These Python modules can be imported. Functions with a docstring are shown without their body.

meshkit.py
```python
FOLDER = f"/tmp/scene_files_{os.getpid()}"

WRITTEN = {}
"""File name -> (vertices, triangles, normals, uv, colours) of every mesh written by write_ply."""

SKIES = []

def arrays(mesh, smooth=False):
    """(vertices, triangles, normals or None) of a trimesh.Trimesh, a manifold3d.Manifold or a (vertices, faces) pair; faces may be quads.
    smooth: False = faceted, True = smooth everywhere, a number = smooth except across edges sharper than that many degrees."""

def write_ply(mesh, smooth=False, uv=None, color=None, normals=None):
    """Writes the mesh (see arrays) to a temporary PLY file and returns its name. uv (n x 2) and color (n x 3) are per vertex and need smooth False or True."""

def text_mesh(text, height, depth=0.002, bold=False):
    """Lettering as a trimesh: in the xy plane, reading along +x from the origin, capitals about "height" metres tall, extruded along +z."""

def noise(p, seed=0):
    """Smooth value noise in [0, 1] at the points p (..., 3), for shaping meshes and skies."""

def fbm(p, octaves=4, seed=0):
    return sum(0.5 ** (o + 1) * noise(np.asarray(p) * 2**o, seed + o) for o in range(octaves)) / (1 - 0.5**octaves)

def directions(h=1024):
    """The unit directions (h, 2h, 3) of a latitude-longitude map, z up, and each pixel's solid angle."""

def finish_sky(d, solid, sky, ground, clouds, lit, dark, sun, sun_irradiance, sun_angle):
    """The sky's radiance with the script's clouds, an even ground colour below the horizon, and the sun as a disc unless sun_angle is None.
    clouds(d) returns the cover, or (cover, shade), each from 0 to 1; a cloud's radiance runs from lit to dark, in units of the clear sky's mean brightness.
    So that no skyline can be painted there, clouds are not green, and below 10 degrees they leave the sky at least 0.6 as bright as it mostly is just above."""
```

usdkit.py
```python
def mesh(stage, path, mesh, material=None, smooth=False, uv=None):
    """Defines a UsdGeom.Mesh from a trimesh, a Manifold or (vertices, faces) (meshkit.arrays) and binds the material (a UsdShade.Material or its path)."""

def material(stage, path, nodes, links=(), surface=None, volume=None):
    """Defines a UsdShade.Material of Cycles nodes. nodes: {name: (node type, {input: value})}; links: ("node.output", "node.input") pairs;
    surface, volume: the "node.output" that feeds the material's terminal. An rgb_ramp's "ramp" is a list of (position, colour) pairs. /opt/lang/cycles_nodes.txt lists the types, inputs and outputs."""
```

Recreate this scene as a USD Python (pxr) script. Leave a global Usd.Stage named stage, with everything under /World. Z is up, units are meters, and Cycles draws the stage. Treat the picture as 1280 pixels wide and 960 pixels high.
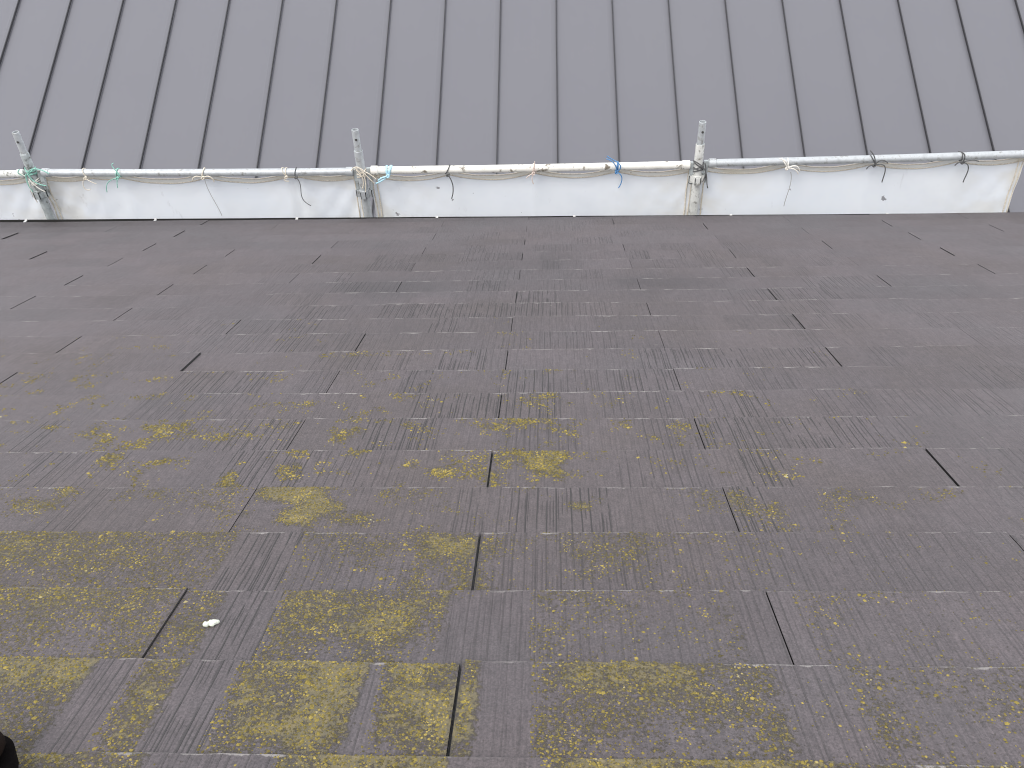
import math, random
import numpy as np, trimesh, usdkit, meshkit
from pxr import Usd, UsdGeom, UsdLux, UsdShade, Gf, Sdf

stage = Usd.Stage.CreateInMemory()
UsdGeom.SetStageUpAxis(stage, UsdGeom.Tokens.z)
UsdGeom.SetStageMetersPerUnit(stage, 1.0)
UsdGeom.Xform.Define(stage, '/World')
UsdGeom.Scope.Define(stage, '/World/Looks')
rng = np.random.default_rng(7)
Z0 = 7.0                                    # height of the slate roof's reference line above the ground
TH = 0.3567                                 # pitch of the slate roof
CT, ST = math.cos(TH), math.sin(TH)

# ---------------------------------------------------------------- camera
cam = UsdGeom.Camera.Define(stage, '/World/camera')
RX = np.array([0.998926741, 0.030911957, -0.034493723])
RD = np.array([-0.006678733, -0.640802575, -0.767676660])
RF = np.array([-0.045834054, 0.767083119, -0.639908375])
CP = np.array([0.129464246, -0.526012271, 1.019037821 + Z0])
m = Gf.Matrix4d(1)
for i, r in enumerate((RX, -RD, -RF)):
    m.SetRow(i, Gf.Vec4d(*map(float, r), 0))
m.SetRow(3, Gf.Vec4d(*map(float, CP), 1))
cam.AddTransformOp().Set(m)
cam.CreateHorizontalApertureAttr(36.0)
cam.CreateVerticalApertureAttr(27.0)
cam.CreateFocalLengthAttr(36.0 * 1114.878 / 1280)
cam.CreateClippingRangeAttr(Gf.Vec2f(0.05, 2000))
cam.CreateExposureAttr(1.35)

# ---------------------------------------------------------------- sky and sun (bright overcast)
SUN_EL, SUN_AZ = math.radians(52), math.radians(215)     # azimuth clockwise from +y
usdkit.material(stage, '/World/Looks/overcast_sky', {
    'sky': ('sky_texture', dict(sky_type='single_scattering', sun_disc=False, sun_elevation=SUN_EL, sun_rotation=SUN_AZ,
                                altitude=50.0, air_density=1.0, aerosol_density=1.5, ozone_density=1.0)),
    'tc': ('texture_coordinate', {}),
    'n': ('noise_texture', dict(scale=2.2, detail=5.0, roughness=0.55)),
    'r': ('rgb_ramp', dict(ramp=[(0.0, (4.5, 4.55, 4.75)), (0.45, (6.0, 6.05, 6.25)), (1.0, (8.3, 8.3, 8.4))])),
    'mx': ('mix', dict(fac=0.86)),
    'bg': ('background_shader', dict(strength=0.10)),
}, [('tc.generated', 'n.vector'), ('n.fac', 'r.fac'), ('sky.color', 'mx.color1'), ('r.color', 'mx.color2'),
    ('mx.color', 'bg.color')], surface='bg.background')
dome = UsdLux.DomeLight.Define(stage, '/World/sky')
UsdShade.MaterialBindingAPI.Apply(dome.GetPrim()).Bind(UsdShade.Material.Get(stage, '/World/Looks/overcast_sky'))
dome.GetPrim().SetCustomDataByKey('kind', 'structure')
sun = UsdLux.DistantLight.Define(stage, '/World/sun')
sun.CreateIntensityAttr(0.22)
sun.CreateAngleAttr(25.0)
sun.CreateColorAttr(Gf.Vec3f(1.0, 0.97, 0.93))
sun.CreateNormalizeAttr(True)
_d = np.array([math.sin(SUN_AZ) * math.cos(SUN_EL), math.cos(SUN_AZ) * math.cos(SUN_EL), math.sin(SUN_EL)])
_rot = Gf.Rotation(Gf.Vec3d(0, 0, 1), Gf.Vec3d(*map(float, _d)))
sun.AddTransformOp().Set(Gf.Matrix4d().SetRotate(_rot))

# ---------------------------------------------------------------- helpers
used = {}
def numbered(parent, name):
    k = used.get((parent, name), 0)
    used[(parent, name)] = k + 1
    return f'{parent}/{name}' if k == 0 else f'{parent}/{name}_{k:03d}'

def mat(n):
    return UsdShade.Material.Get(stage, '/World/Looks/' + n)

def info(prim, label=None, cat=None, group=None, kind=None):
    for k, v in (('label', label), ('category', cat), ('group', group), ('kind', kind)):
        if v:
            prim.SetCustomDataByKey(k, v)

def thing(name, label, cat, group=None, loc=(0, 0, 0)):
    x = UsdGeom.Xform.Define(stage, numbered('/World', name))
    x.AddTranslateOp().Set(Gf.Vec3d(*map(float, loc)))
    info(x.GetPrim(), label, cat, group)
    x.GetPrim().SetCustomDataByKey('_o', ','.join(str(float(v)) for v in loc))
    origins[str(x.GetPath())] = np.array(loc, float)
    return str(x.GetPath())
origins = {}

def obj(name, mesh, material, parent='/World', smooth=False, uv=None):
    """Mesh given in world coordinates; stored relative to its thing's base."""
    v, f, n = meshkit.arrays(mesh, False)
    top = '/'.join(parent.split('/')[:3])
    v = v - origins.get(top, 0)
    return usdkit.mesh(stage, numbered(parent, name), trimesh.Trimesh(v, f, process=False), mat(material), smooth, uv)

def rp(u, v, n=0.0):
    """Slate roof coordinates (along the eave, down the slope, out of the roof) to world."""
    u, v, n = np.broadcast_arrays(np.asarray(u, float), np.asarray(v, float), np.asarray(n, float))
    n = n - 0.0095                                         # the reference line runs along the middle of the slates' faces
    return np.stack([u, v * CT + n * ST, Z0 - v * ST + n * CT], -1)

def box(lo, hi):
    lo, hi = np.array(lo, float), np.array(hi, float)
    b = trimesh.creation.box(extents=hi - lo)
    b.apply_translation((lo + hi) / 2)
    return b

def grid_faces(nu, nv):
    i = np.arange(nu * nv).reshape(nu, nv)
    return np.stack([i[:-1, :-1], i[1:, :-1], i[1:, 1:], i[:-1, 1:]], -1).reshape(-1, 4)

def tube(path, r, seg=8, caps=True):
    path = np.asarray(path, float)
    r = np.broadcast_to(np.asarray(r, float), (len(path),))
    t = np.gradient(path, axis=0)
    t /= np.linalg.norm(t, axis=1, keepdims=True) + 1e-12
    up = np.array([0, 0, 1.0]) if abs(t[0, 2]) < 0.9 else np.array([0, 1.0, 0])
    rings, a = [], np.linspace(0, 2 * np.pi, seg, endpoint=False)
    nrm = np.cross(t[0], up); nrm /= np.linalg.norm(nrm)
    for k in range(len(path)):
        nrm = nrm - t[k] * nrm.dot(t[k]); nrm /= np.linalg.norm(nrm) + 1e-12
        b = np.cross(t[k], nrm)
        rings.append(path[k] + r[k] * (np.cos(a)[:, None] * nrm + np.sin(a)[:, None] * b))
    v = np.concatenate(rings)
    f = []
    for k in range(len(path) - 1):
        for j in range(seg):
            j2 = (j + 1) % seg
            f += [[k * seg + j, (k + 1) * seg + j, (k + 1) * seg + j2], [k * seg + j, (k + 1) * seg + j2, k * seg + j2]]
    if caps:
        for k, s in ((0, 1), (len(path) - 1, -1)):
            c = len(v); v = np.vstack([v, path[k]])
            for j in range(seg):
                f.append([c, k * seg + j, k * seg + (j + 1) % seg][::s])
    ms = trimesh.Trimesh(v, np.array(f), process=False)
    ms.fix_normals()
    return ms

def spline(pts, n=24):
    from scipy.interpolate import CubicSpline
    pts = np.asarray(pts, float)
    if len(pts) < 3:
        return np.linspace(pts[0], pts[-1], n)
    d = np.r_[0, np.cumsum(np.linalg.norm(np.diff(pts, axis=0), axis=1))]
    return CubicSpline(d, pts)(np.linspace(0, d[-1], n))

def hollow(axis0, axis1, ro, ri, seg=28):
    """A pipe with a wall, from axis0 to axis1."""
    a0, a1 = np.array(axis0, float), np.array(axis1, float)
    h = np.linalg.norm(a1 - a0)
    prof = np.array([[ri, 0], [ro, 0], [ro, h - 0.0015], [ro - 0.0015, h], [ri + 0.0008, h], [ri, h - 0.0015], [ri, 0]])
    ms = trimesh.creation.revolve(prof, sections=seg)
    ms.apply_transform(trimesh.geometry.align_vectors([0, 0, 1], (a1 - a0) / h))
    ms.apply_translation(a0)
    return ms

cat_ = trimesh.util.concatenate

# ---------------------------------------------------------------- materials
def simple(name, color, rough=0.6, var=0.12, scale=6.0, bump=0.15, bscale=60.0, metallic=0.0, dirt=None, dirt_scale=9.0, dirt_lo=0.55, dirt_hi=0.7, dist=0.002, spec=0.5):
    c = np.array(color)
    nodes = {
        'g': ('geometry', {}),
        'n': ('noise_texture', dict(scale=scale, detail=5.0, roughness=0.6)),
        'r': ('rgb_ramp', dict(ramp=[(0.25, tuple(c * (1 - var))), (0.75, tuple(np.minimum(c * (1 + var), 0.95)))])),
        'nb': ('noise_texture', dict(scale=bscale, detail=4.0, roughness=0.6)),
        'b': ('bump', dict(strength=bump, distance=dist)),
        'p': ('principled_bsdf', dict(roughness=rough, metallic=metallic, specular_ior_level=spec)),
    }
    links = [('g.position', 'n.vector'), ('g.position', 'nb.vector'), ('n.fac', 'r.fac'), ('nb.fac', 'b.height'), ('b.normal', 'p.normal')]
    if dirt is None:
        links.append(('r.color', 'p.base_color'))
    else:
        nodes['nd'] = ('noise_texture', dict(scale=dirt_scale, detail=6.0, roughness=0.65))
        nodes['md'] = ('map_range', dict(range_type='smoothstep', from_min=dirt_lo, from_max=dirt_hi))
        nodes['mx'] = ('mix', dict(color2=dirt))
        links += [('g.position', 'nd.vector'), ('nd.fac', 'md.value'), ('md.result', 'mx.fac'), ('r.color', 'mx.color1'), ('mx.color', 'p.base_color')]
    return usdkit.material(stage, '/World/Looks/' + name, nodes, links, surface='p.BSDF')

simple('galvanised', (0.47, 0.49, 0.50), 0.5, 0.25, 26.0, 0.25, 150.0, metallic=0.35, dirt=(0.22, 0.215, 0.20), dirt_scale=26.0, dirt_lo=0.52, dirt_hi=0.72)
simple('old_galvanised', (0.40, 0.43, 0.43), 0.6, 0.3, 30.0, 0.3, 150.0, metallic=0.25, dirt=(0.13, 0.13, 0.115), dirt_scale=28.0, dirt_lo=0.5, dirt_hi=0.68)
simple('white_splashed_pipe', (0.74, 0.72, 0.66), 0.6, 0.12, 16.0, 0.3, 120.0, dirt=(0.17, 0.145, 0.11), dirt_scale=24.0, dirt_lo=0.55, dirt_hi=0.67)
simple('white_post_paint', (0.60, 0.60, 0.57), 0.6, 0.2, 20.0, 0.25, 120.0, dirt=(0.20, 0.195, 0.17), dirt_scale=30.0, dirt_lo=0.52, dirt_hi=0.66)
simple('pipe_inside', (0.05, 0.048, 0.045), 0.8)
simple('cream_twine', (0.66, 0.60, 0.50), 0.85, 0.25, 90.0, 0.5, 700.0)
simple('white_twine', (0.74, 0.71, 0.65), 0.85, 0.15, 90.0, 0.5, 700.0)
simple('pink_twine', (0.66, 0.55, 0.49), 0.85, 0.2, 90.0, 0.5, 700.0)
simple('green_twine', (0.26, 0.52, 0.43), 0.6, 0.3, 90.0, 0.5, 700.0)
simple('blue_twine', (0.09, 0.23, 0.44), 0.5, 0.2, 90.0, 0.3, 700.0)
simple('sky_blue_tape', (0.42, 0.66, 0.76), 0.5, 0.2, 60.0, 0.3, 300.0)
simple('grey_twine', (0.10, 0.10, 0.10), 0.7, 0.25, 90.0, 0.4, 700.0)
simple('pale_grey_twine', (0.33, 0.32, 0.30), 0.7, 0.25, 90.0, 0.4, 700.0)
simple('gutter_black', (0.018, 0.017, 0.016), 0.45, 0.15, 10.0)
simple('hook_metal', (0.62, 0.62, 0.60), 0.45, 0.2, 50.0, 0.2, 200.0, metallic=0.2)
simple('flashing', (0.075, 0.066, 0.064), 0.5, 0.2, 8.0, 0.1, 40.0)
simple('felt', (0.018, 0.017, 0.017), 0.95, 0.2, 30.0)
simple('wall_render', (0.55, 0.52, 0.46), 0.85, 0.08, 2.0, 0.4, 120.0)
simple('grey_siding', (0.42, 0.42, 0.41), 0.8, 0.08, 2.0, 0.4, 60.0)
simple('gravel_ground', (0.24, 0.23, 0.21), 0.95, 0.25, 14.0, 1.0, 60.0, dist=0.02)
simple('white_dropping', (0.62, 0.645, 0.55), 0.7, 0.14, 160.0, 0.6, 500.0)
simple('shoe_upper', (0.008, 0.005, 0.004), 0.8, 0.3, 60.0, 0.4, 400.0, spec=0.06)
simple('shoe_sole', (0.005, 0.004, 0.004), 0.9, 0.2, 60.0, 0.3, 300.0, spec=0.04)

# painted steel of the facing roof
usdkit.material(stage, '/World/Looks/painted_steel', {
    'g': ('geometry', {}),
    'n': ('noise_texture', dict(scale=1.3, detail=4.0, roughness=0.55)),
    'r': ('rgb_ramp', dict(ramp=[(0.3, (0.134, 0.133, 0.148)), (0.7, (0.138, 0.137, 0.151))])),
    'st': ('mapping', dict(scale=(26.0, 1.2, 1.2))),
    'ns': ('noise_texture', dict(scale=1.0, detail=4.0, roughness=0.6)),
    'ms': ('map_range', dict(from_min=0.3, from_max=0.7, to_min=0.995, to_max=1.005)),
    'mm': ('mix', dict(mix_type='multiply', fac=1.0)),
    'nr': ('noise_texture', dict(scale=5.0, detail=5.0)),
    'mr': ('map_range', dict(from_min=0.3, from_max=0.7, to_min=0.38, to_max=0.44)),
    'nb': ('noise_texture', dict(scale=700.0, detail=2.0)),
    'b': ('bump', dict(strength=0.05, distance=0.001)),
    'p': ('principled_bsdf', dict(metallic=0.12)),
}, [('g.position', 'n.vector'), ('n.fac', 'r.fac'), ('g.position', 'st.vector'), ('st.vector', 'ns.vector'), ('ns.fac', 'ms.value'),
    ('r.color', 'mm.color1'), ('ms.result', 'mm.color2'), ('mm.color', 'p.base_color'),
    ('g.position', 'nr.vector'), ('nr.fac', 'mr.value'), ('mr.result', 'p.roughness'),
    ('g.position', 'nb.vector'), ('nb.fac', 'b.height'), ('b.normal', 'p.normal')], surface='p.BSDF')
usdkit.material(stage, '/World/Looks/shaded_seam_steel', {
    'p': ('principled_bsdf', dict(base_color=(0.030, 0.029, 0.032), roughness=0.5, metallic=0.1)),  # panel steel made darker: the shade on the seams is put into this colour
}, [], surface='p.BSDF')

# scaffold sheet: dirty white woven plastic that lets some light through
usdkit.material(stage, '/World/Looks/sheet_cloth', {
    'g': ('geometry', {}),
    'n': ('noise_texture', dict(scale=2.3, detail=6.0, roughness=0.6)),
    'r': ('rgb_ramp', dict(ramp=[(0.25, (0.69, 0.72, 0.765)), (0.5, (0.755, 0.78, 0.81)), (0.72, (0.72, 0.76, 0.81))])),
    'mp': ('mapping', dict(scale=(11.0, 11.0, 4.0))),
    'nd': ('noise_texture', dict(scale=1.0, detail=7.0, roughness=0.7)),
    'md': ('map_range', dict(range_type='smoothstep', from_min=0.61, from_max=0.75, to_max=0.45)),
    'mx': ('mix', dict(color2=(0.36, 0.35, 0.36))),
    'nw': ('noise_texture', dict(scale=17.0, detail=3.0, roughness=0.5)),
    'mw': ('map_range', dict(range_type='smoothstep', from_min=0.735, from_max=0.765, to_max=0.8)),
    'mx2': ('mix', dict(color2=(0.16, 0.15, 0.16))),
    'dv': ('voronoi_texture', dict(scale=13.0, randomness=1.0)),
    'dsp': ('separate_color', {}),
    'dz': ('map_range', dict(from_min=0.55, from_max=1.0, to_min=-0.02, to_max=0.085)),
    'da': ('math', dict(math_type='subtract')),
    'dm': ('map_range', dict(range_type='smoothstep', from_min=0.0, from_max=0.05, to_max=0.75)),
    'mxd': ('mix', dict(color2=(0.20, 0.19, 0.19))),
    'at': ('attribute', dict(attribute='stain')),
    'mx3': ('mix', dict(color2=(0.60, 0.55, 0.44))),
    'nb': ('noise_texture', dict(scale=9.0, detail=6.0, roughness=0.6)),
    'b': ('bump', dict(strength=0.07, distance=0.008)),
    'p': ('principled_bsdf', dict(roughness=0.55, specular_ior_level=0.35)),
    't': ('translucent_bsdf', {}),
    'mc': ('mix_closure', dict(fac=0.22)),
}, [('g.position', 'n.vector'), ('n.fac', 'r.fac'), ('g.position', 'mp.vector'), ('mp.vector', 'nd.vector'), ('nd.fac', 'md.value'),
    ('md.result', 'mx.fac'), ('r.color', 'mx.color1'), ('g.position', 'nw.vector'), ('nw.fac', 'mw.value'), ('mw.result', 'mx2.fac'),
    ('g.position', 'dv.vector'), ('dv.color', 'dsp.color'), ('dsp.g', 'dz.value'), ('dz.result', 'da.value1'), ('dv.distance', 'da.value2'), ('da.value', 'dm.value'), ('dm.result', 'mxd.fac'), ('mx.color', 'mxd.color1'), ('mxd.color', 'mx2.color1'), ('at.fac', 'mx3.fac'), ('mx2.color', 'mx3.color1'), ('mx3.color', 'p.base_color'), ('mx3.color', 't.color'),
    ('g.position', 'nb.vector'), ('nb.fac', 'b.height'), ('b.normal', 'p.normal'), ('p.BSDF', 'mc.closure1'), ('t.BSDF', 'mc.closure2')], surface='mc.closure')

# slates: painted fibre cement with a wood grain pressed in. st = (along, distance from the lower edge); seg = (grain, lichen, tone)
usdkit.material(stage, '/World/Looks/slate', {
    'g': ('geometry', {}),
    'tc': ('texture_coordinate', {}),
    'uv': ('separate_xyz', {}),
    'at': ('attribute', dict(attribute='seg')),
    'sg': ('separate_color', {}),
    # --- base colour
    'nl': ('noise_texture', dict(scale=1.7, detail=4.0, roughness=0.6)),
    'rl': ('rgb_ramp', dict(ramp=[(0.3, (0.068, 0.0575, 0.0605)), (0.5, (0.077, 0.0620, 0.0650)), (0.72, (0.075, 0.0595, 0.0580))])),
    'nm': ('noise_texture', dict(scale=55.0, detail=6.0, roughness=0.7)),
    'mm': ('map_range', dict(from_min=0.25, from_max=0.75, to_min=0.80, to_max=1.20)),
    'nh': ('noise_texture', dict(scale=300.0, detail=3.0, roughness=0.6)),
    'mh': ('map_range', dict(from_min=0.3, from_max=0.7, to_min=0.62, to_max=1.38)),
    'c0': ('mix', dict(mix_type='multiply', fac=1.0)),
    'mv': ('mapping', dict(scale=(260.0, 12.0, 1.0))),
    'nv': ('noise_texture', dict(dimensions='2D', scale=1.0, detail=3.0, roughness=0.6)),
    'mvr': ('map_range', dict(from_min=0.3, from_max=0.7, to_min=0.84, to_max=1.16)),
    'cv1': ('mix', dict(mix_type='multiply', fac=1.0)),
    'c1': ('mix', dict(mix_type='multiply', fac=1.0)),
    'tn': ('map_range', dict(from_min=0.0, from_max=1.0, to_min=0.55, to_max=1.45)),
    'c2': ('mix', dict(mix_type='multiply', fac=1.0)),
    # --- grain: long grooves along the slope
    'mw': ('mapping', dict(scale=(9.0, 5.0, 1.0))),
    'nw': ('noise_texture', dict(dimensions='2D', scale=1.0, detail=3.0, roughness=0.5)),
    'wu': ('math', dict(math_type='multiply_add', value2=0.005)),
    'v1': ('voronoi_texture', dict(dimensions='1D', feature='distance_to_edge', scale=52.0, randomness=1.0)),
    'l1': ('map_range', dict(range_type='smoothstep', from_min=0.022, from_max=0.080, to_min=1.0, to_max=0.0)),
    'v2': ('voronoi_texture', dict(dimensions='1D', feature='distance_to_edge', scale=125.0, randomness=0.9)),
    'l2': ('map_range', dict(range_type='smoothstep', from_min=0.03, from_max=0.17, to_min=0.68, to_max=0.0)),
    'm2': ('mapping', dict(scale=(26.0, 9.0, 1.0))),
    'n2': ('noise_texture', dict(dimensions='2D', scale=1.0, detail=3.0, roughness=0.6)),
    'k2': ('map_range', dict(range_type='smoothstep', from_min=0.42, from_max=0.62)),
    'l3': ('math', dict(math_type='multiply')),
    'lg': ('math', dict(math_type='maximum')),
    'mb': ('mapping', dict(scale=(26.0, 7.5, 1.0))),
    'nbk': ('noise_texture', dict(dimensions='2D', scale=1.0, detail=3.0, roughness=0.6)),
    'lb': ('map_range', dict(range_type='smoothstep', from_min=0.30, from_max=0.44)),
    'gr': ('math', dict(math_type='multiply')),
    'gs': ('math', dict(math_type='multiply')),
    'c3': ('mix', dict(color2=(0.026, 0.023, 0.022))),
    'gf': ('math', dict(math_type='multiply', value2=0.92)),
    # --- pale worn lower edge
    'ne': ('noise_texture', dict(dimensions='2D', scale=1.0, detail=5.0, roughness=0.65)),
    'me': ('mapping', dict(scale=(17.0, 3.0, 1.0))),
    'we': ('map_range', dict(from_min=0.34, from_max=0.60, to_min=-0.0010, to_max=0.0060)),
    'ed': ('math', dict(math_type='subtract')),
    'mq': ('mapping', dict(scale=(5.5, 23.0, 1.0))),
    'nqe': ('noise_texture', dict(dimensions='2D', scale=1.0, detail=2.0, roughness=0.5)),
    'qe': ('map_range', dict(range_type='smoothstep', from_min=0.40, from_max=0.60, to_min=0.12, to_max=1.0)),
    'eq': ('math', dict(math_type='multiply')),
    'ee': ('map_range', dict(range_type='smoothstep', from_min=-0.0012, from_max=0.0012)),
    'ef': ('math', dict(math_type='multiply', value2=0.8)),
    'c4': ('mix', dict(color2=(0.27, 0.25, 0.235))),
    # --- covered, unweathered part: near-black, the shade of the joints put into the colour
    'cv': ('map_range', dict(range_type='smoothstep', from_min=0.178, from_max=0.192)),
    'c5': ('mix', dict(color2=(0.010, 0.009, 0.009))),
    # --- lichen crust
    'nq': ('noise_texture', dict(scale=135.0, detail=6.0, roughness=0.74)),
    'la': ('math', dict(math_type='multiply_add', value2=0.35)),
    'lt': ('map_range', dict(range_type='smoothstep', from_min=0.64, from_max=0.80)),
    'nc': ('noise_texture', dict(scale=70.0, detail=5.0, roughness=0.7)),
    'lr': ('rgb_ramp', dict(ramp=[(0.3, (0.070, 0.062, 0.034)), (0.5, (0.130, 0.106, 0.040)), (0.7, (0.205, 0.158, 0.050))])),
    'c6': ('mix', {}),
    'lf': ('math', dict(math_type='multiply', value2=0.78)),
    'sv': ('voronoi_texture', dict(scale=16.0, randomness=1.0)),
    'ss': ('separate_color', {}),
    'sz': ('map_range', dict(from_min=0.55, from_max=1.0, to_min=-0.02, to_max=0.065)),
    'sa': ('math', dict(math_type='subtract')),
    'sm': ('map_range', dict(range_type='smoothstep', from_min=0.0, from_max=0.03, to_max=0.55)),
    'c7': ('mix', dict(color2=(0.26, 0.25, 0.20))),
    'dv': ('voronoi_texture', dict(scale=31.0, randomness=1.0)),
    'ds': ('separate_color', {}),
    'dz': ('map_range', dict(from_min=0.6, from_max=1.0, to_min=-0.03, to_max=0.11)),
    'da': ('math', dict(math_type='subtract')),
    'dm': ('map_range', dict(range_type='smoothstep', from_min=0.0, from_max=0.04, to_max=0.7)),
    'c8': ('mix', dict(color2=(0.030, 0.028, 0.028))),
    # --- relief
    'nf': ('noise_texture', dict(scale=420.0, detail=4.0, roughness=0.65)),
    'h1': ('math', dict(math_type='multiply', value2=-0.9)),
    'h2': ('math', dict(math_type='multiply_add', value2=0.45)),
    'h3': ('math', dict(math_type='multiply_add', value2=0.9)),
    'h4': ('math', dict(math_type='multiply_add', value2=0.35)),
    'h5': ('math', dict(math_type='multiply_add', value2=0.45)),
    'b': ('bump', dict(strength=0.9, distance=0.0022)),
    'ro': ('map_range', dict(from_min=0.3, from_max=0.7, to_min=0.50, to_max=0.66)),
    'p': ('principled_bsdf', dict(specular_ior_level=0.72)),
}, [('tc.UV', 'uv.vector'), ('at.color', 'sg.color'),
    ('g.position', 'nl.vector'), ('nl.fac', 'rl.fac'), ('g.position', 'nm.vector'), ('nm.fac', 'mm.value'),
    ('rl.color', 'c1.color1'), ('mm.result', 'c1.color2'), ('sg.b', 'tn.value'), ('g.position', 'nh.vector'), ('nh.fac', 'mh.value'), ('c1.color', 'c0.color1'), ('mh.result', 'c0.color2'), ('tc.UV', 'mv.vector'), ('mv.vector', 'nv.vector'), ('nv.fac', 'mvr.value'), ('c0.color', 'cv1.color1'), ('mvr.result', 'cv1.color2'), ('cv1.color', 'c2.color1'), ('tn.result', 'c2.color2'),
    ('tc.UV', 'mw.vector'), ('mw.vector', 'nw.vector'), ('nw.fac', 'wu.value1'), ('uv.x', 'wu.value3'), ('wu.value', 'v1.w'), ('wu.value', 'v2.w'),
    ('v1.distance', 'l1.value'), ('v2.distance', 'l2.value'), ('tc.UV', 'm2.vector'), ('m2.vector', 'n2.vector'), ('n2.fac', 'k2.value'),
    ('k2.result', 'l3.value1'), ('l2.result', 'l3.value2'), ('tc.UV', 'mb.vector'), ('mb.vector', 'nbk.vector'), ('nbk.fac', 'lb.value'),
    ('l1.result', 'gr.value1'), ('lb.result', 'gr.value2'), ('gr.value', 'lg.value1'), ('l3.value', 'lg.value2'), ('lg.value', 'gs.value1'), ('sg.r', 'gs.value2'), ('gs.value', 'gf.value1'),
    ('c2.color', 'c3.color1'), ('gf.value', 'c3.fac'),
    ('tc.UV', 'me.vector'), ('me.vector', 'ne.vector'), ('ne.fac', 'we.value'), ('we.result', 'ed.value1'), ('uv.y', 'ed.value2'), ('ed.value', 'ee.value'),
    ('g.position', 'mq.vector'), ('mq.vector', 'nqe.vector'), ('nqe.fac', 'qe.value'), ('ee.result', 'eq.value1'), ('qe.result', 'eq.value2'), ('eq.value', 'ef.value1'), ('c3.color', 'c4.color1'), ('ef.value', 'c4.fac'),
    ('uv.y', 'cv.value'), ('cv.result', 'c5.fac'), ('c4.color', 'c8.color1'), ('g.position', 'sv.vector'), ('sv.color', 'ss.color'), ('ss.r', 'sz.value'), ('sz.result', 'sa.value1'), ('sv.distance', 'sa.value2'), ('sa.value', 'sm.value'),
    ('g.position', 'dv.vector'), ('dv.color', 'ds.color'), ('ds.r', 'dz.value'), ('dz.result', 'da.value1'), ('dv.distance', 'da.value2'), ('da.value', 'dm.value'),
    ('dm.result', 'c8.fac'), ('c8.color', 'c7.color1'), ('sm.result', 'c7.fac'), ('c7.color', 'c6.color1'),
    ('g.position', 'nq.vector'), ('sg.g', 'la.value1'), ('nq.fac', 'la.value3'), ('la.value', 'lt.value'), ('lt.result', 'lf.value1'), ('lf.value', 'c6.fac'),
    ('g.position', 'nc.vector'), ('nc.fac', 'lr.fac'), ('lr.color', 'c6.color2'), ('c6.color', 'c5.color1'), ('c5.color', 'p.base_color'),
    ('gs.value', 'h1.value1'), ('g.position', 'nf.vector'), ('nf.fac', 'h2.value1'), ('h1.value', 'h2.value3'),
    ('lt.result', 'h3.value1'), ('h2.value', 'h3.value3'), ('nm.fac', 'h4.value1'), ('h3.value', 'h4.value3'), ('nv.fac', 'h5.value1'), ('h4.value', 'h5.value3'), ('h5.value', 'b.height'), ('b.normal', 'p.normal'),
    ('nl.fac', 'ro.value'), ('ro.result', 'p.roughness')], surface='p.BSDF')

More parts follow.
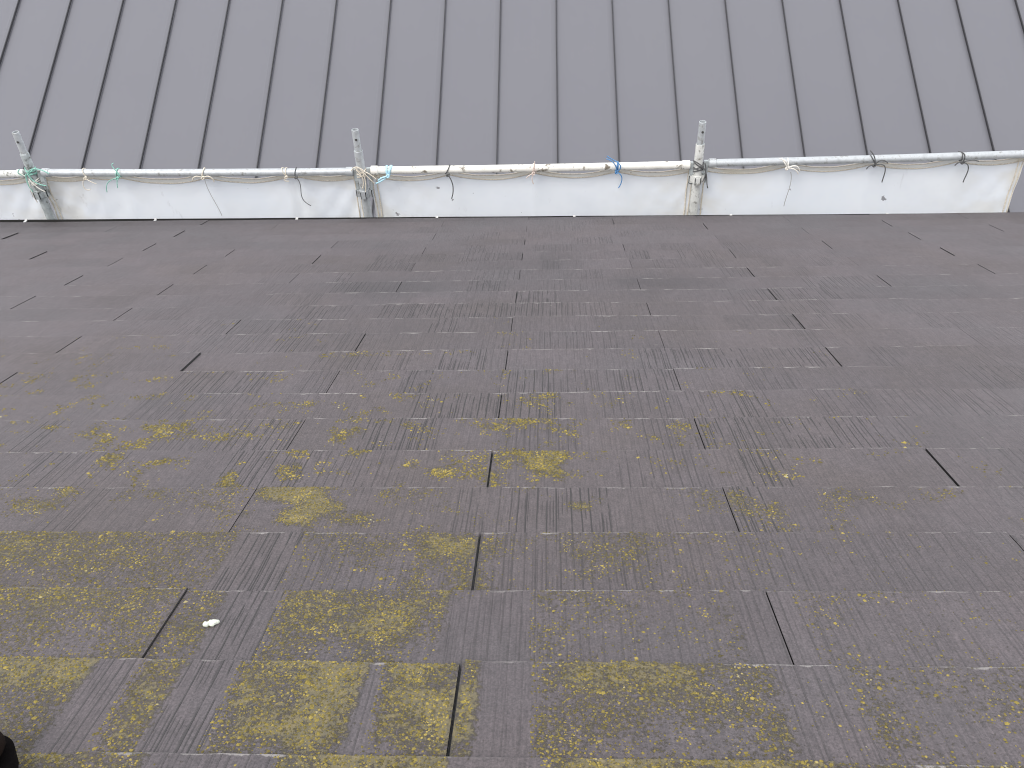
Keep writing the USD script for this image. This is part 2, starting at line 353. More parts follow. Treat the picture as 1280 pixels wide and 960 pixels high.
usdkit.material(stage, '/World/Looks/lichen_crust', {
    'g': ('geometry', {}),
    'at': ('attribute', dict(attribute='tint')),
    'r': ('rgb_ramp', dict(ramp=[(0.0, (0.070, 0.062, 0.038)), (0.35, (0.135, 0.110, 0.038)), (0.7, (0.235, 0.185, 0.048)), (0.93, (0.34, 0.265, 0.078)), (1.0, (0.34, 0.31, 0.20))])),
    'n': ('noise_texture', dict(scale=500.0, detail=3.0)),
    'b': ('bump', dict(strength=0.6, distance=0.001)),
    'p': ('principled_bsdf', dict(roughness=0.9, specular_ior_level=0.2)),
}, [('at.fac', 'r.fac'), ('r.color', 'p.base_color'), ('g.position', 'n.vector'), ('n.fac', 'b.height'), ('b.normal', 'p.normal')], surface='p.BSDF')

# ---------------------------------------------------------------- ground
g = obj('ground', box((-60, -60, -0.3), (60, 60, 0)), 'gravel_ground')
info(g.GetPrim(), 'pale gravel ground between the two houses', 'ground', kind='structure')

# ---------------------------------------------------------------- the slate roof
ROW, TILE = 0.182, 0.910
U0, U1 = -4.10, 3.70
R0, R1 = -8, 22
def eave_v(u):
    return np.maximum(4.108 - 0.0395 * (np.asarray(u, float) + 0.09), 4.022)

near = thing('slate_roofed_house', 'house in the foreground with a weathered dark brown slate roof sloping to the scaffold', 'house')
house_wall = obj('wall', box((U0 + 0.25, -4.9, 0), (U1 - 0.25, rp(0, 3.55)[1], rp(0, 3.55)[2] - 0.25)), 'wall_render', near)
VR = R0 * ROW - 0.05                                     # ridge
ridge = rp(0, VR)
deck = trimesh.Trimesh(*[np.array(x) for x in (
    [*rp([U0, U1], [VR, VR], -0.014), *rp([U1, U0], [4.0, 4.0], -0.014), *rp([U0, U1], [VR, VR], -0.12), *rp([U1, U0], [4.0, 4.0], -0.12)],
    [[0, 3, 2], [0, 2, 1], [4, 5, 6], [4, 6, 7], [3, 7, 6], [3, 6, 2], [0, 1, 5], [0, 5, 4], [0, 4, 7], [0, 7, 3], [1, 2, 6], [1, 6, 5]])], process=False)
deck.fix_normals()
roof = str(obj('roof', deck, 'felt', near).GetPath())
back = deck.copy()
back.vertices[:, 1] = 2 * ridge[1] - back.vertices[:, 1]
back.invert()
obj('rear_roof', back, 'flashing', near)
rc = box((U0, ridge[1] - 0.09, ridge[2] - 0.03), (U1, ridge[1] + 0.09, ridge[2] + 0.055))
obj('ridge_cap', rc, 'flashing', near)

# how the segments of a slate differ (u from, u to, grain, lichen), as the rows nearest the viewer show
KNOWN = {
    -1: [(-9, -0.36, .3, .7), (-0.36, -0.2, .6, .1), (-0.2, -0.12, .3, .9), (-0.12, 0.0, .3, 0.95), (0.0, 0.12, .1, .05), (0.12, 9, .3, .9)],
    0: [(-9, -.508, .15, .75), (-.508, -.44, .75, .06), (-.44, -.378, .2, .75), (-.378, -.30, 1., .05), (-.30, -.125, .25, .98), (-.125, -.10, .5, .2),
        (-.10, .03, .3, .95), (.03, .106, .35, .02), (.106, .42, .2, .72), (.42, .52, .5, .2), (.52, 9, .3, .6)],
    1: [(-9, -.38, .2, .72), (-.38, -.29, 1., .02), (-.29, -.03, .3, .78), (-.03, .10, .5, .05), (.10, .40, .35, .45), (.4, .5, .5, .1), (.5, 9, .4, .4)],
    2: [(-9, -.43, .35, .66), (-.43, -.31, .95, .06), (-.31, -.10, .5, .5), (-.10, -.01, .3, .72), (-.01, .3, .6, .36), (.3, 9, .5, .3)],
}
ROWF = {-1: 1.0, 0: 1.0, 1: 1.05, 2: 1.0, 3: .84, 4: .70, 5: .56, 6: .42, 7: .30, 8: .22, 9: .14, 10: .09, 11: .06}
def row_f(r):
    return 1.0 if r < 0 else ROWF.get(r, 0.0)

def segments(r, ua, ub):
    """(u0, u1, grain, lichen, tone) pieces between ua and ub in row r."""
    rg = np.random.default_rng(1000 + 17 * r + int((ua + 50) * 100))
    out = []
    if r in KNOWN:
        for a, b, gq, lq in KNOWN[r]:
            a, b = max(a, ua), min(b, ub)
            while b - a > 1e-4:
                c = min(b, a + rg.uniform(0.09, 0.2))
                out.append((a, c, gq * rg.uniform(.75, 1.15), lq * rg.uniform(.9, 1.08), rg.uniform(.3, .7)))
                a = c
    else:
        a = ua
        while ub - a > 1e-4:
            c = a + rg.uniform(0.06, 0.19)
            if ub - c < 0.05:
                c = ub
            gq = rg.choice([0.06, 0.3, 0.65, 1.1], p=[.26, .3, .24, .2])
            out.append((a, c, gq, rg.uniform(.25, .95), rg.uniform(.2, .8)))
            a = c
    return out

def lichen_amount(u, v, r, aff):
    b = (r + 1) * ROW - v                                  # distance from the lower edge
    q = meshkit.fbm(np.stack([u * 17.0 + 40, v * 20.0 + 40, np.full_like(u, r * 3.1)], -1), 4, 3)
    big = meshkit.fbm(np.stack([u * 2.6 + 90, v * 3.0 + 20, np.zeros_like(u)], -1), 3, 5)
    qm = np.clip((q - 0.22) * 2.3, 0.12, 1.35)
    f = row_f(r) * np.clip(1.0 - 0.75 * np.maximum(u - (0.3 if r <= 0 else 0.12), 0) - 0.30 * np.maximum(-0.95 - u, 0), 0.15, 1)
    d = aff * f * (qm if r >= 3 else (0.38 + 0.68 * qm) if r <= 0 else np.where(u < -0.22, 0.5 + 0.5 * qm, 0.15 + 0.9 * qm)) * (0.65 + 0.7 * big) * (1.12 - 2.6 * np.clip(b, 0, 0.182))
    if r >= 3:
        d = d * np.clip((q - 0.44) * 6.0, 0.0, 1.6)        # further away it grows in separate patches
    for a, c_, ra, rc, k in CLUMPS:
        d = d + k * np.clip(q * 2.4 - 0.35, 0, 1.2) * np.exp(-((u - a) / ra) ** 4 - ((v - c_) / rc) ** 4)
    return np.clip(d, 0, 1)

CLUMPS = [(-.045, .83, .075, .085, .62), (-.54, .69, .10, .08, .42), (-.68, 1.03, .11, .06, .36), (-.04, .45, .07, .09, .4), (.10, .86, .06, .05, .34), (.10, 1.22, .06, .05, .3), (-.95, .66, .12, .07, .3), (-.36, .66, .06, .05, .3), (.22, .46, .06, .05, .35)]

DAMP_SHEEN = [(-.48, 2.42, .24, .15, -.28), (.57, 2.50, .28, .16, -.34), (.03, 2.86, .18, .22, -.27), (.50, 1.60, .17, .09, -.2), (.0, 2.15, .16, .25, -.14),
        (-.42, 1.85, .2, .12, -.08), (.30, 2.75, .16, .35, .07), (-.24, 2.35, .12, .30, .07), (1.0, 2.9, .45, .6, .03), (-1.5, 2.5, .8, .9, .03)]  # dark damp patches; the paler ones hold painted wet sheen
def stains_sheen(u, v):
    """Darker damp patches, and paler ones with wet sheen painted into the tone."""
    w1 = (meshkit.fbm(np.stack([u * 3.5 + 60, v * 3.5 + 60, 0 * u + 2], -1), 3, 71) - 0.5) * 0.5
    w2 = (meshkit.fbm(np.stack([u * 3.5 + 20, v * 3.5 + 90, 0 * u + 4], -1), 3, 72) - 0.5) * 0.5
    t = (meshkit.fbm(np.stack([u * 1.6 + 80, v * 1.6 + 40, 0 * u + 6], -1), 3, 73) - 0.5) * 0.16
    for a, b, ra, rb, k in DAMP_SHEEN:
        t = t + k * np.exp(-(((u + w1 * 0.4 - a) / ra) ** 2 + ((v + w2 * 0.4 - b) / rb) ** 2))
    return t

def surf_n(b, lift):
    return 0.0130 + lift - b * (0.0068 / ROW)

lich_v, lich_f, lich_t, lich_n = [], [], [], 0
tile_info = []
for r in range(R0, R1 + 1):
    off = 0.0 if r % 2 == 0 else TILE / 2
    k0 = math.floor((U0 - off) / TILE)
    edges = []
    k = k0
    while True:
        a = off + k * TILE
        if a >= U1:
            break
        edges.append((max(a, U0), min(a + TILE, U1)))
        k += 1
    edges = [e for e in edges if e[1] - e[0] > 0.02]
    for (ua, ub) in edges:
        rg = np.random.default_rng(5000 + 31 * (r + 20) + int((ua + 20) * 50))
        gap = 0.0008 if r < 0 else (rg.uniform(0.0020, 0.0028) if min(abs(ua), abs(ub)) < 0.02 else rg.uniform(0.0007, 0.0015)) if r < 6 else rg.uniform(0.0006, 0.0017)
        ja = rg.normal(0, 0.0005)
        a, b_ = ua + gap + ja, ub - gap + ja
        segs = segments(r, a, b_)
        us, prm = [], []
        for (s0, s1, gq, lq, tn) in segs:
            n = max(2, int((s1 - s0) / 0.022) + 1)
            dd = min(0.008, (s1 - s0) * 0.25)
            uu = np.linspace(s0 + dd, s1 - dd, n)
            us += list(uu); prm += [(gq, lq, tn)] * n
        us[0], us[-1] = a, b_
        us, prm = np.array(us), np.array(prm)
        bs = np.array([0.0, 0.0022, 0.02, 0.045, 0.075, 0.105, 0.135, 0.160, 0.184, 0.26, 0.40])
        lift, tilt, skew = rg.normal(0, 0.0008), rg.normal(0, 0.0012), rg.normal(0, 0.0022)
        v_low = (r + 1) * ROW + rg.normal(0, 0.0016) + skew * (us - us.mean()) / 0.45
        if r == R1:
            v_low = eave_v(us)
        v_low = v_low + (meshkit.fbm(np.stack([us * 60 + 100, np.full_like(us, r * 1.7), np.zeros_like(us)], -1), 3, 2) - 0.5) * 0.0045
        L = len(bs) + 1
        P = np.zeros((len(us), L, 3)); UV = np.zeros((len(us), L, 2)); SG = np.zeros((len(us), L, 3))
        warp = (meshkit.fbm(np.stack([us * 5 + 10, np.full_like(us, r * 2.3), np.zeros_like(us)], -1), 2, 9) - 0.5) * 0.002
        fade_far = np.clip(1.25 - 0.20 * abs(us - 0.15) - max(0, (r - 13)) * 0.10 - np.maximum(np.abs(us - 0.1) - 0.85, 0) * 1.1 * (r > 5), 0.06, 1)
        for j, bb in enumerate(bs):
            bb2 = min(bb, 0.40)
            n_ = surf_n(bb2, lift) + tilt * (us - us.mean()) / 0.45 + warp - (0.0016 if j == 0 else 0.0)
            vv = v_low - bb2
            P[:, j + 1] = rp(us, vv, n_)
            UV[:, j + 1, 0] = us + 7.31 * (r + 30) + 0.37 * k0
            k_w = (np.abs(us - 0.15) < 0.9) * (0.35 if 6 <= r <= 14 else 0.0)            # the paint is worn off a wider edge there
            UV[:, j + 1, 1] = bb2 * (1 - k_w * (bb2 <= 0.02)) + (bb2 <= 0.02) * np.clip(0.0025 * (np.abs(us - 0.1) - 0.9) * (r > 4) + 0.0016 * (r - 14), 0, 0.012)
            SG[:, j + 1, 0] = np.clip(prm[:, 0] * fade_far, 0, 1.2)
            SG[:, j + 1, 1] = lichen_amount(us, vv, r, prm[:, 1]) if bb < 0.2 else 0
            SG[:, j + 1, 2] = 0.5 + (prm[:, 2] - 0.5) * 0.28 + stains_sheen(us, vv)
        tone = rg.uniform(-0.06, 0.06)
        worn = np.exp(-((us - 0.12) / 0.75) ** 4) * np.exp(-(((r + 0.5) * ROW - 2.55) / 0.85) ** 4)
        SG[:, :, 2] -= (worn * (0.02 + 0.16 * prm[:, 1]))[:, None]
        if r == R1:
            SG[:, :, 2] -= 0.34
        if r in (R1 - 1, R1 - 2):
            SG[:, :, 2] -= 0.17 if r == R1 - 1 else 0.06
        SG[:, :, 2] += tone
        P[:, 0] = rp(us, v_low - 0.0012, surf_n(0, lift) + tilt * (us - us.mean()) / 0.45 + warp - 0.0056)
        UV[:, 0] = UV[:, 1]; SG[:, 0] = SG[:, 1]
        nu, nv = len(us), L
        F = [tuple(x) for x in grid_faces(nu, nv)]
        V = P.reshape(-1, 3); UVf = UV.reshape(-1, 2); SGf = SG.reshape(-1, 3)
        # side walls, down to the slate's underside
        extra_v, extra_uv, extra_s = [], [], []
        base = len(V)
        for side, iu in ((0, 0), (1, nu - 1)):
            top = np.arange(1, nv) + iu * nv
            lo = V[top] - np.array([0, ST, CT]) * 0.0056
            st = base + sum(len(x) for x in extra_v)
            extra_v += [V[top].copy(), lo]; extra_uv += [UVf[top] + [0, 0.3], UVf[top] + [0, 0.3]]; extra_s += [SGf[top] * [1, 0, 1]] * 2  # shifted into the near-black range, so joint walls carry painted shade too
            n2 = len(top)
            for q in range(n2 - 1):
                quad = (st + q, st + n2 + q, st + n2 + q + 1, st + q + 1)
                F.append(quad if side == 1 else quad[::-1])
        V = np.vstack([V, *extra_v]); UVf = np.vstack([UVf, *extra_uv]); SGf = np.vstack([SGf, *extra_s])
        Fa = np.array(F)
        tri = np.vstack([Fa[:, [0, 1, 2]], Fa[:, [0, 2, 3]]])
        # outward = away from the roof
        nn = np.cross(V[tri[0, 1]] - V[tri[0, 0]], V[tri[0, 2]] - V[tri[0, 0]])
        pm = obj('slate', trimesh.Trimesh(V, tri, process=False), 'slate', roof, False, UVf)
        UsdGeom.PrimvarsAPI(pm).CreatePrimvar('seg', Sdf.ValueTypeNames.Color3fArray, 'vertex').Set([Gf.Vec3f(*map(float, np.clip(x, 0, 1.3))) for x in SGf])
        pm.CreateDoubleSidedAttr(True)
        # lichen flakes standing on this slate
        if row_f(r) > 0 and r >= -2:
            area = (b_ - a) * ROW
            N = int(area * 90000)
            fu, fb = rg.uniform(a + 0.004, b_ - 0.004, N), rg.uniform(0.001, 0.18, N)
            ii = np.clip(np.searchsorted(us, fu), 0, len(us) - 1)
            den = lichen_amount(fu, (r + 1) * ROW - fb, r, prm[ii, 1])
            keep = rg.uniform(0, 1, N) < np.clip((den - 0.08) * 1.05, 0, 1) ** 1.2
            fu, fb = fu[keep], fb[keep]
            vl = np.interp(fu, us, v_low)
            nn_ = surf_n(fb, lift) + tilt * (fu - us.mean()) / 0.45 + np.interp(fu, us, warp)
            rad = rg.uniform(0.0008, 0.0025, len(fu)) * np.where(rg.uniform(0, 1, len(fu)) > 0.93, 1.6, 1.0) * (1 + 0.35 * (r > 3))
            hgt = rad * rg.uniform(0.3, 0.75, len(fu))
            ang = rg.uniform(0, 6.28, len(fu))
            ring = np.arange(5) * 2 * np.pi / 5
            aa = ang[:, None] + ring[None]
            rr = rad[:, None] * rg.uniform(0.6, 1.35, (len(fu), 5))
            pts = rp(fu[:, None] + rr * np.cos(aa), (vl - fb)[:, None] + rr * np.sin(aa), (nn_ - 0.0003)[:, None] + 0 * rr)
            tip = rp(fu, vl - fb, nn_ + hgt)
            vv = np.concatenate([pts, tip[:, None]], 1).reshape(-1, 3)
            fbase = np.array([[q, (q + 1) % 5, 5] for q in range(5)])
            tq = meshkit.noise(np.stack([fu * 40 + 60, fb * 40, np.full_like(fu, r * 2.0)], -1))
            lich_t.append(np.repeat(np.clip(0.55 * tq + 0.6 * rg.uniform(0, 1, len(fu)) - 0.08, 0, 1), 6))
            ff = (np.arange(len(fu)) * 6)[:, None, None] + fbase[None]
            lich_v.append(vv); lich_f.append(ff.reshape(-1, 3) + lich_n); lich_n += len(vv)

lv, lf = np.vstack(lich_v), np.vstack(lich_f)
c = lv[lf]
nrm = np.cross(c[:, 1] - c[:, 0], c[:, 2] - c[:, 0])
flip = nrm @ np.array([0, ST, CT]) < 0
lf[flip] = lf[flip][:, ::-1]
li = obj('lichen', trimesh.Trimesh(lv, lf, process=False), 'lichen_crust')
UsdGeom.PrimvarsAPI(li).CreatePrimvar('tint', Sdf.ValueTypeNames.FloatArray, 'vertex').Set([float(x) for x in np.concatenate(lich_t)])
info(li.GetPrim(), 'crusty yellow ochre lichen spread over the nearest rows of slates', 'lichen', kind='stuff')

# eave: drip edge, fascia, black gutter and its hooks
us = np.linspace(U0, U1, 40)
def strip(profile):
    """profile: list of (dv, dn) round the eave line; closed loop swept along the eave."""
    pr = np.array(profile)
    P = np.stack([rp(us, eave_v(us) + dv, dn) for dv, dn in pr], 1)
    n, k = P.shape[:2]
    i = np.arange(n * k).reshape(n, k)
    j = np.roll(i, -1, 1)
    F = np.stack([i[:-1], j[:-1], j[1:], i[1:]], -1).reshape(-1, 4)
    t = trimesh.Trimesh(P.reshape(-1, 3), np.vstack([F[:, [0, 1, 2]], F[:, [0, 2, 3]]]), process=False)
    t.fix_normals()
    return t
obj('eave_flashing', strip([(-0.06, 0.0005), (-0.004, 0.0005), (-0.004, -0.035), (-0.009, -0.035), (-0.009, -0.004), (-0.06, -0.004)]), 'flashing', near)
def gutter_strip():
    a = np.linspace(math.pi, 2 * math.pi, 9)
    ro, ri = 0.043, 0.040
    prof = [(0.040 + ro * math.cos(t), ro * math.sin(t) * 1.1) for t in a] + [(0.040 + ri * math.cos(t), ri * math.sin(t) * 1.1) for t in a[::-1]]
    ev = rp(us, eave_v(us), 0.0)
    P = np.stack([np.stack([us, ev[:, 1] - 0.004 + y, ev[:, 2] - 0.0125 + z - 0.0026 * (us - U0)], -1) for y, z in prof], 1)
    n, k = P.shape[:2]
    i = np.arange(n * k).reshape(n, k); j = np.roll(i, -1, 1)
    F = np.stack([i[:-1], j[:-1], j[1:], i[1:]], -1).reshape(-1, 4)
    t = trimesh.Trimesh(P.reshape(-1, 3), np.vstack([F[:, [0, 1, 2]], F[:, [0, 2, 3]]]), process=False)
    t.fix_normals()
    return t
gut = str(obj('gutter', gutter_strip(), 'gutter_black', near, 30).GetPath())
def eave_pt(u):
    e = rp(u, eave_v(u), 0.0)
    return np.array([u, e[1] - 0.004, e[2] - 0.0125 - 0.0026 * (u - U0)])
for u in (-3.75, -2.96, -2.17, -1.33, -0.52, 0.255, 1.115, 1.95, 2.7):
    e = eave_pt(u)
    h = cat_([box(e + [-0.007, 0.002, -0.004], e + [0.007, 0.082, -0.001]), box(e + [-0.007, 0.078, -0.014], e + [0.007, 0.0865, 0.0030])])
    obj('gutter_hook', h, 'hook_metal', gut)

# bird dropping on a slate, second row from the viewer
bl = []
for (du, dv, rr, h) in ((-0.0055, -0.003, 0.0052, 0.004), (0.0005, 0.001, 0.0048, 0.0045), (0.005, 0.0022, 0.0055, 0.0042), (0.0085, 0.0035, 0.0042, 0.0032), (0.0035, -0.003, 0.0045, 0.003)):
    s = trimesh.creation.icosphere(subdivisions=3, radius=1.0)
    s.vertices *= [rr, rr * 0.85, h]
    bl.append((s, du, dv))
parts = []
for s, du, dv in bl:
    p = s.vertices
    q = rp(-0.385 + du + p[:, 0], 0.272 + dv + p[:, 1], 0.0098 + p[:, 2] + (meshkit.noise(p * 420 + 50) - 0.5) * 0.0016)
    parts.append(trimesh.Trimesh(q, s.faces, process=False))
d = obj('bird_dropping', cat_(parts), 'white_dropping', smooth=True)
info(d.GetPrim(), 'small white lumpy bird dropping lying on a lichen covered slate', 'bird dropping')

# dark shoe whose toe reaches into the corner
def shoe():
    t = thing('dark_shoe', 'rounded toe of a dark shoe standing in the bottom left corner', 'shoe', loc=tuple(rp(-0.70, -0.12, 0.012)))
    n, k = 44, 32
    def width(q):
        w = 0.033 + 0.015 * (0.5 - 0.5 * math.cos(math.pi * min(max((q - 0.25) / 0.5, 0), 1)))
        if q > 0.82:
            w *= math.sqrt(max(1 - ((q - 0.82) / 0.18) ** 2, 0.0004))
        if q < 0.1:
            w *= math.sqrt(max(1 - ((0.1 - q) / 0.1) ** 2, 0.0004))
        return w
    ss = np.r_[np.linspace(0, 0.82, 24), 0.82 + 0.18 * np.sin(np.linspace(0, np.pi / 2, n - 23)[1:])]
    P = []
    for q in ss:
        w = width(q)
        hh = 0.105 - 0.060 * (0.5 - 0.5 * math.cos(math.pi * min(max((q - 0.25) / 0.5, 0), 1)))
        if q > 0.82:
            hh *= 0.25 + 0.75 * math.sqrt(max(1 - ((q - 0.82) / 0.18) ** 2, 0.0))
        row = []
        for a in np.linspace(0, 2 * np.pi, k, endpoint=False):
            row.append((w * np.sign(math.cos(a)) * abs(math.cos(a)) ** 0.8, -0.235 + 0.285 * q, 0.018 + hh * (0.5 + 0.5 * math.sin(a))))
        P.append(row)
    P = np.array(P)
    ang = math.radians(8)
    X = P[..., 0] * math.cos(ang) + P[..., 1] * math.sin(ang); Y = -P[..., 0] * math.sin(ang) + P[..., 1] * math.cos(ang)
    uc, vc = -0.558, -0.050
    Wd = rp(uc + X, vc + Y, 0.012 + P[..., 2])
    i = np.arange(n * k).reshape(n, k); j = np.roll(i, -1, 1)
    F = np.stack([i[:-1], j[:-1], j[1:], i[1:]], -1).reshape(-1, 4)
    V = Wd.reshape(-1, 3)
    tri = np.vstack([F[:, [0, 1, 2]], F[:, [0, 2, 3]]])
    for row, s in ((0, 1), (n - 1, -1)):
        c_ = len(V); V = np.vstack([V, Wd[row].mean(0)])
        tri = np.vstack([tri, [[c_, i[row, q], i[row, (q + 1) % k]] for q in range(k)]])
    up = trimesh.Trimesh(V, tri, process=False); up.fix_normals()
    obj('upper', up, 'shoe_upper', t, True)
    from shapely.geometry import Polygon
    half = [(width(q) + 0.004, -0.238 + 0.292 * q) for q in ss]
    poly = Polygon(half + [(-x, y) for x, y in half[::-1]]).buffer(0.002)
    sole = trimesh.creation.extrude_polygon(poly, 0.022, engine='earcut')
    p = sole.vertices
    X = p[:, 0] * math.cos(ang) + p[:, 1] * math.sin(ang); Y = -p[:, 0] * math.sin(ang) + p[:, 1] * math.cos(ang)
    sole.vertices = rp(uc + X, vc + Y, 0.012 + p[:, 2])
    obj('sole', sole, 'shoe_sole', t)
shoe()

# ---------------------------------------------------------------- scaffold: posts, rails, sheets, ties
PY = 4.09
def Z(z):
    return Z0 + z
def make_post(x, ztop, zspig, zcol, label, mats):
    t = thing('scaffold_post', label, 'scaffold post', 'scaffold posts beyond the eave', (x, PY, 0))
    obj('post_tube', hollow((x, PY, 0.0), (x, PY, Z(zspig)), 0.0243, 0.0215), mats[0], t, 40)
    sp = str(obj('spigot', hollow((x, PY, Z(zspig) - 0.12), (x, PY, Z(ztop)), 0.0195, 0.0155), mats[1], t, 40).GetPath())
    hole = trimesh.creation.cylinder(0.0065, 0.006, sections=16)
    hole.apply_transform(trimesh.transformations.rotation_matrix(math.pi / 2, [1, 0, 0]))
    hole.apply_translation((x + 0.002, PY - 0.0185, Z(ztop) - 0.052))
    obj('pin_hole', hole, 'pipe_inside', sp)
    band = hollow((x, PY, Z(zspig) - 0.004), (x, PY, Z(zspig) + 0.004), 0.0225, 0.0195)
    obj('weld_band', band, 'old_galvanised', t, 40)
    for dz in (0.0, -0.9, -1.8):
        z = Z(zcol) + dz
        col = str(obj('pocket_collar', hollow((x, PY, z - 0.022), (x, PY, z + 0.022), 0.0300, 0.0243), mats[2], t, 40).GetPath())
        for a in range(4):
            # U shaped pocket
            d_ = np.array([math.cos(a * math.pi / 2), math.sin(a * math.pi / 2), 0]); s_ = np.array([-d_[1], d_[0], 0])
            c_ = np.array([x, PY, z])
            pieces = []
            for w0, w1, q0, q1 in ((-0.016, -0.012, 0.022, 0.046), (0.012, 0.016, 0.022, 0.046), (-0.016, 0.016, 0.042, 0.046)):
                P8 = [c_ + s_ * w + d_ * q + np.array([0, 0, h]) for w in (w0, w1) for q in (q0, q1) for h in (-0.021, 0.021)]
                pieces.append(trimesh.Trimesh(P8).convex_hull)
            obj('pocket', cat_(pieces), mats[2], col)
    bp = box((x - 0.07, PY - 0.07, 0), (x + 0.07, PY + 0.07, 0.008))
    obj('base_plate', bp, 'old_galvanised', t)
    return t
XL, XM, XR, XE = -2.846, -0.945, 0.944, 2.85
make_post(XL, -0.983, -1.111, -1.355, 'grey galvanised scaffold post with green twine, leftmost of the standing posts', ('old_galvanised', 'galvanised', 'old_galvanised'))
make_post(XM, -1.008, -1.130, -1.388, 'grey galvanised scaffold post wrapped in cream twine beside the sky blue tape', ('galvanised', 'galvanised', 'galvanised'))
make_post(XR, -1.0025, -1.130, -1.335, 'white splashed scaffold post with a bare grey spigot on top', ('white_post_paint', 'galvanised', 'white_post_paint'))

def make_rail(a, b, label, material, ends=(True, True)):
    a, b = np.array([a[0], PY, Z(a[1])]), np.array([b[0], PY, Z(b[1])])
    d_ = (b - a) / np.linalg.norm(b - a)
    t = thing('guard_rail', label, 'scaffold rail', 'scaffold guard rails', tuple((a + b) / 2))
    p = np.linspace(a, b, 30)
    p[:, 2] -= 0.004 * np.sin(np.linspace(0, np.pi, 30))
    obj('rail_tube', tube(p, 0.0213, 24), material, t, 40)
    for e, s, on in ((a, 1, ends[0]), (b, -1, ends[1])):
        if not on:
            continue
        obj('end_sleeve', tube([e + d_ * s * 0.002, e + d_ * s * 0.004, e + d_ * s * 0.040, e + d_ * s * 0.043], [0.0225, 0.0252, 0.0252, 0.0225], 24), material, t, 40)
        q = e - d_ * s * 0.012
        wh = cat_([box(q + [-0.012, -0.009, -0.055], q + [0.012, 0.009, 0.016]), box(q + [-0.009, -0.006, -0.115], q + [0.009, 0.006, -0.055])])
        obj('wedge_head', wh, 'old_galvanised', t)
    return t
make_rail((-4.65, -1.238), (XL - 0.045, -1.234), 'white scaffold rail cut by the left edge, left of the green tied post', 'white_post_paint', (False, True))
make_rail((XL + 0.06, -1.230), (XM - 0.045, -1.257), 'grey white scaffold rail between the green tied post and the cream tied post', 'galvanised')
make_rail((XM + 0.055, -1.252), (XR - 0.045, -1.252), 'cream white scaffold rail in the middle, with the blue twine tied on it', 'white_splashed_pipe')
make_rail((XR + 0.055, -1.245), (XE, -1.222), 'bare grey scaffold rail right of the white splashed post', 'galvanised', (True, False))

SY = PY + 0.040
def make_sheet(x0, x1, rail, hang, label, wr=1.0, seed=0, cords=(True, True), stain=1.0):
    """rail: z of the rail at both ends; hang: x of the ties that hold the hem up."""
    t = thing('scaffold_sheet', label, 'scaffold sheet', 'white scaffold sheets', ((x0 + x1) / 2, SY, Z(rail[0]) - 0.6))
    nx = max(16, int((x1 - x0) / 0.014))
    xs = np.linspace(x0, x1, nx)
    hp = np.array(sorted([x0, *hang, x1]))
    i = np.clip(np.searchsorted(hp, xs, 'right') - 1, 0, len(hp) - 2)
    w = hp[i + 1] - hp[i]
    s = (xs - hp[i]) / w
    top = np.interp(xs, [x0, x1], rail) - 0.026 - np.minimum(0.048, 0.085 * w) * 4 * s * (1 - s)
    zs = np.r_[0, 0.008, 0.02, np.linspace(0.035, 0.42, 32), 0.8, 1.6]
    G = np.zeros((nx, len(zs), 3)); ST_ = np.zeros((nx, len(zs)))
    for j, dz in enumerate(zs):
        zz = Z(top) - dz
        n1 = meshkit.fbm(np.stack([xs * 2.4 + 50 + seed, np.full_like(xs, dz * 2.0), np.full_like(xs, seed)], -1), 4, 11) - 0.5
        edge = np.exp(-np.minimum(xs - x0, x1 - xs) / 0.22)
        dg = np.sin((xs - x0 + dz * 0.7) * 46 + 3 * n1) * edge * 0.0045 * wr + np.sin((x1 - xs + dz * 0.9) * 38) * edge * 0.003 * wr
        y = SY + n1 * 0.012 * wr * min(1, dz * 8) + dg * min(1, dz * 12) + 0.01 * (4 * s * (1 - s))
        G[:, j] = np.stack([xs, y, zz], -1)
        ns = meshkit.fbm(np.stack([xs * 7 + 30, np.full_like(xs, dz * 9), np.full_like(xs, seed + 5.0)], -1), 4, 21)
        hem = 1.0 if dz < 0.028 else 0.0
        ST_[:, j] = np.clip(0.50 * hem * (0.5 + ns) + stain * edge * np.clip((ns - 0.42) * 2.0, 0, 0.45), 0, 0.9)
    F = grid_faces(nx, len(zs))
    pm = obj('cloth', trimesh.Trimesh(G.reshape(-1, 3), np.vstack([F[:, [0, 1, 2]], F[:, [0, 2, 3]]]), process=False), 'sheet_cloth', t, True)
    pm.CreateDoubleSidedAttr(True)
    UsdGeom.PrimvarsAPI(pm).CreatePrimvar('stain', Sdf.ValueTypeNames.FloatArray, 'vertex').Set([float(v) for v in ST_.ravel()])
    for dz, dy in ((0.000, -0.006), (0.026, -0.004)):
        wob = (meshkit.fbm(np.stack([xs * 6 + 9, np.full_like(xs, dz * 50), np.full_like(xs, seed)], -1), 3, 31) - 0.5) * 0.010
        obj('hem_cord', tube(np.stack([xs, G[:, 0, 1] + dy, Z(top) - dz + wob], -1)[::2], 0.0034, 6), 'cream_twine', t, True)
    for on, xe, sgn in ((cords[0], x0, 1), (cords[1], x1, -1)):
        if not on:
            continue
        for q in (0.010, 0.034):
            zz = np.linspace(0.0, 0.75, 26)
            xx = xe + sgn * (q + 0.012 * (meshkit.fbm(np.stack([zz * 7, zz * 0 + q * 99, zz * 0 + seed], -1), 3, 41) - 0.5) + 0.03 * zz * (sgn if abs(seed) % 2 else 1) * 0.4)
            col = 0 if sgn > 0 else -1
            yy = np.interp(zz, zs, G[col, :, 1]) - 0.006
            obj('edge_cord', tube(np.stack([xx, yy, Z(top[col]) - zz], -1), 0.0038, 6), 'cream_twine', t, True)
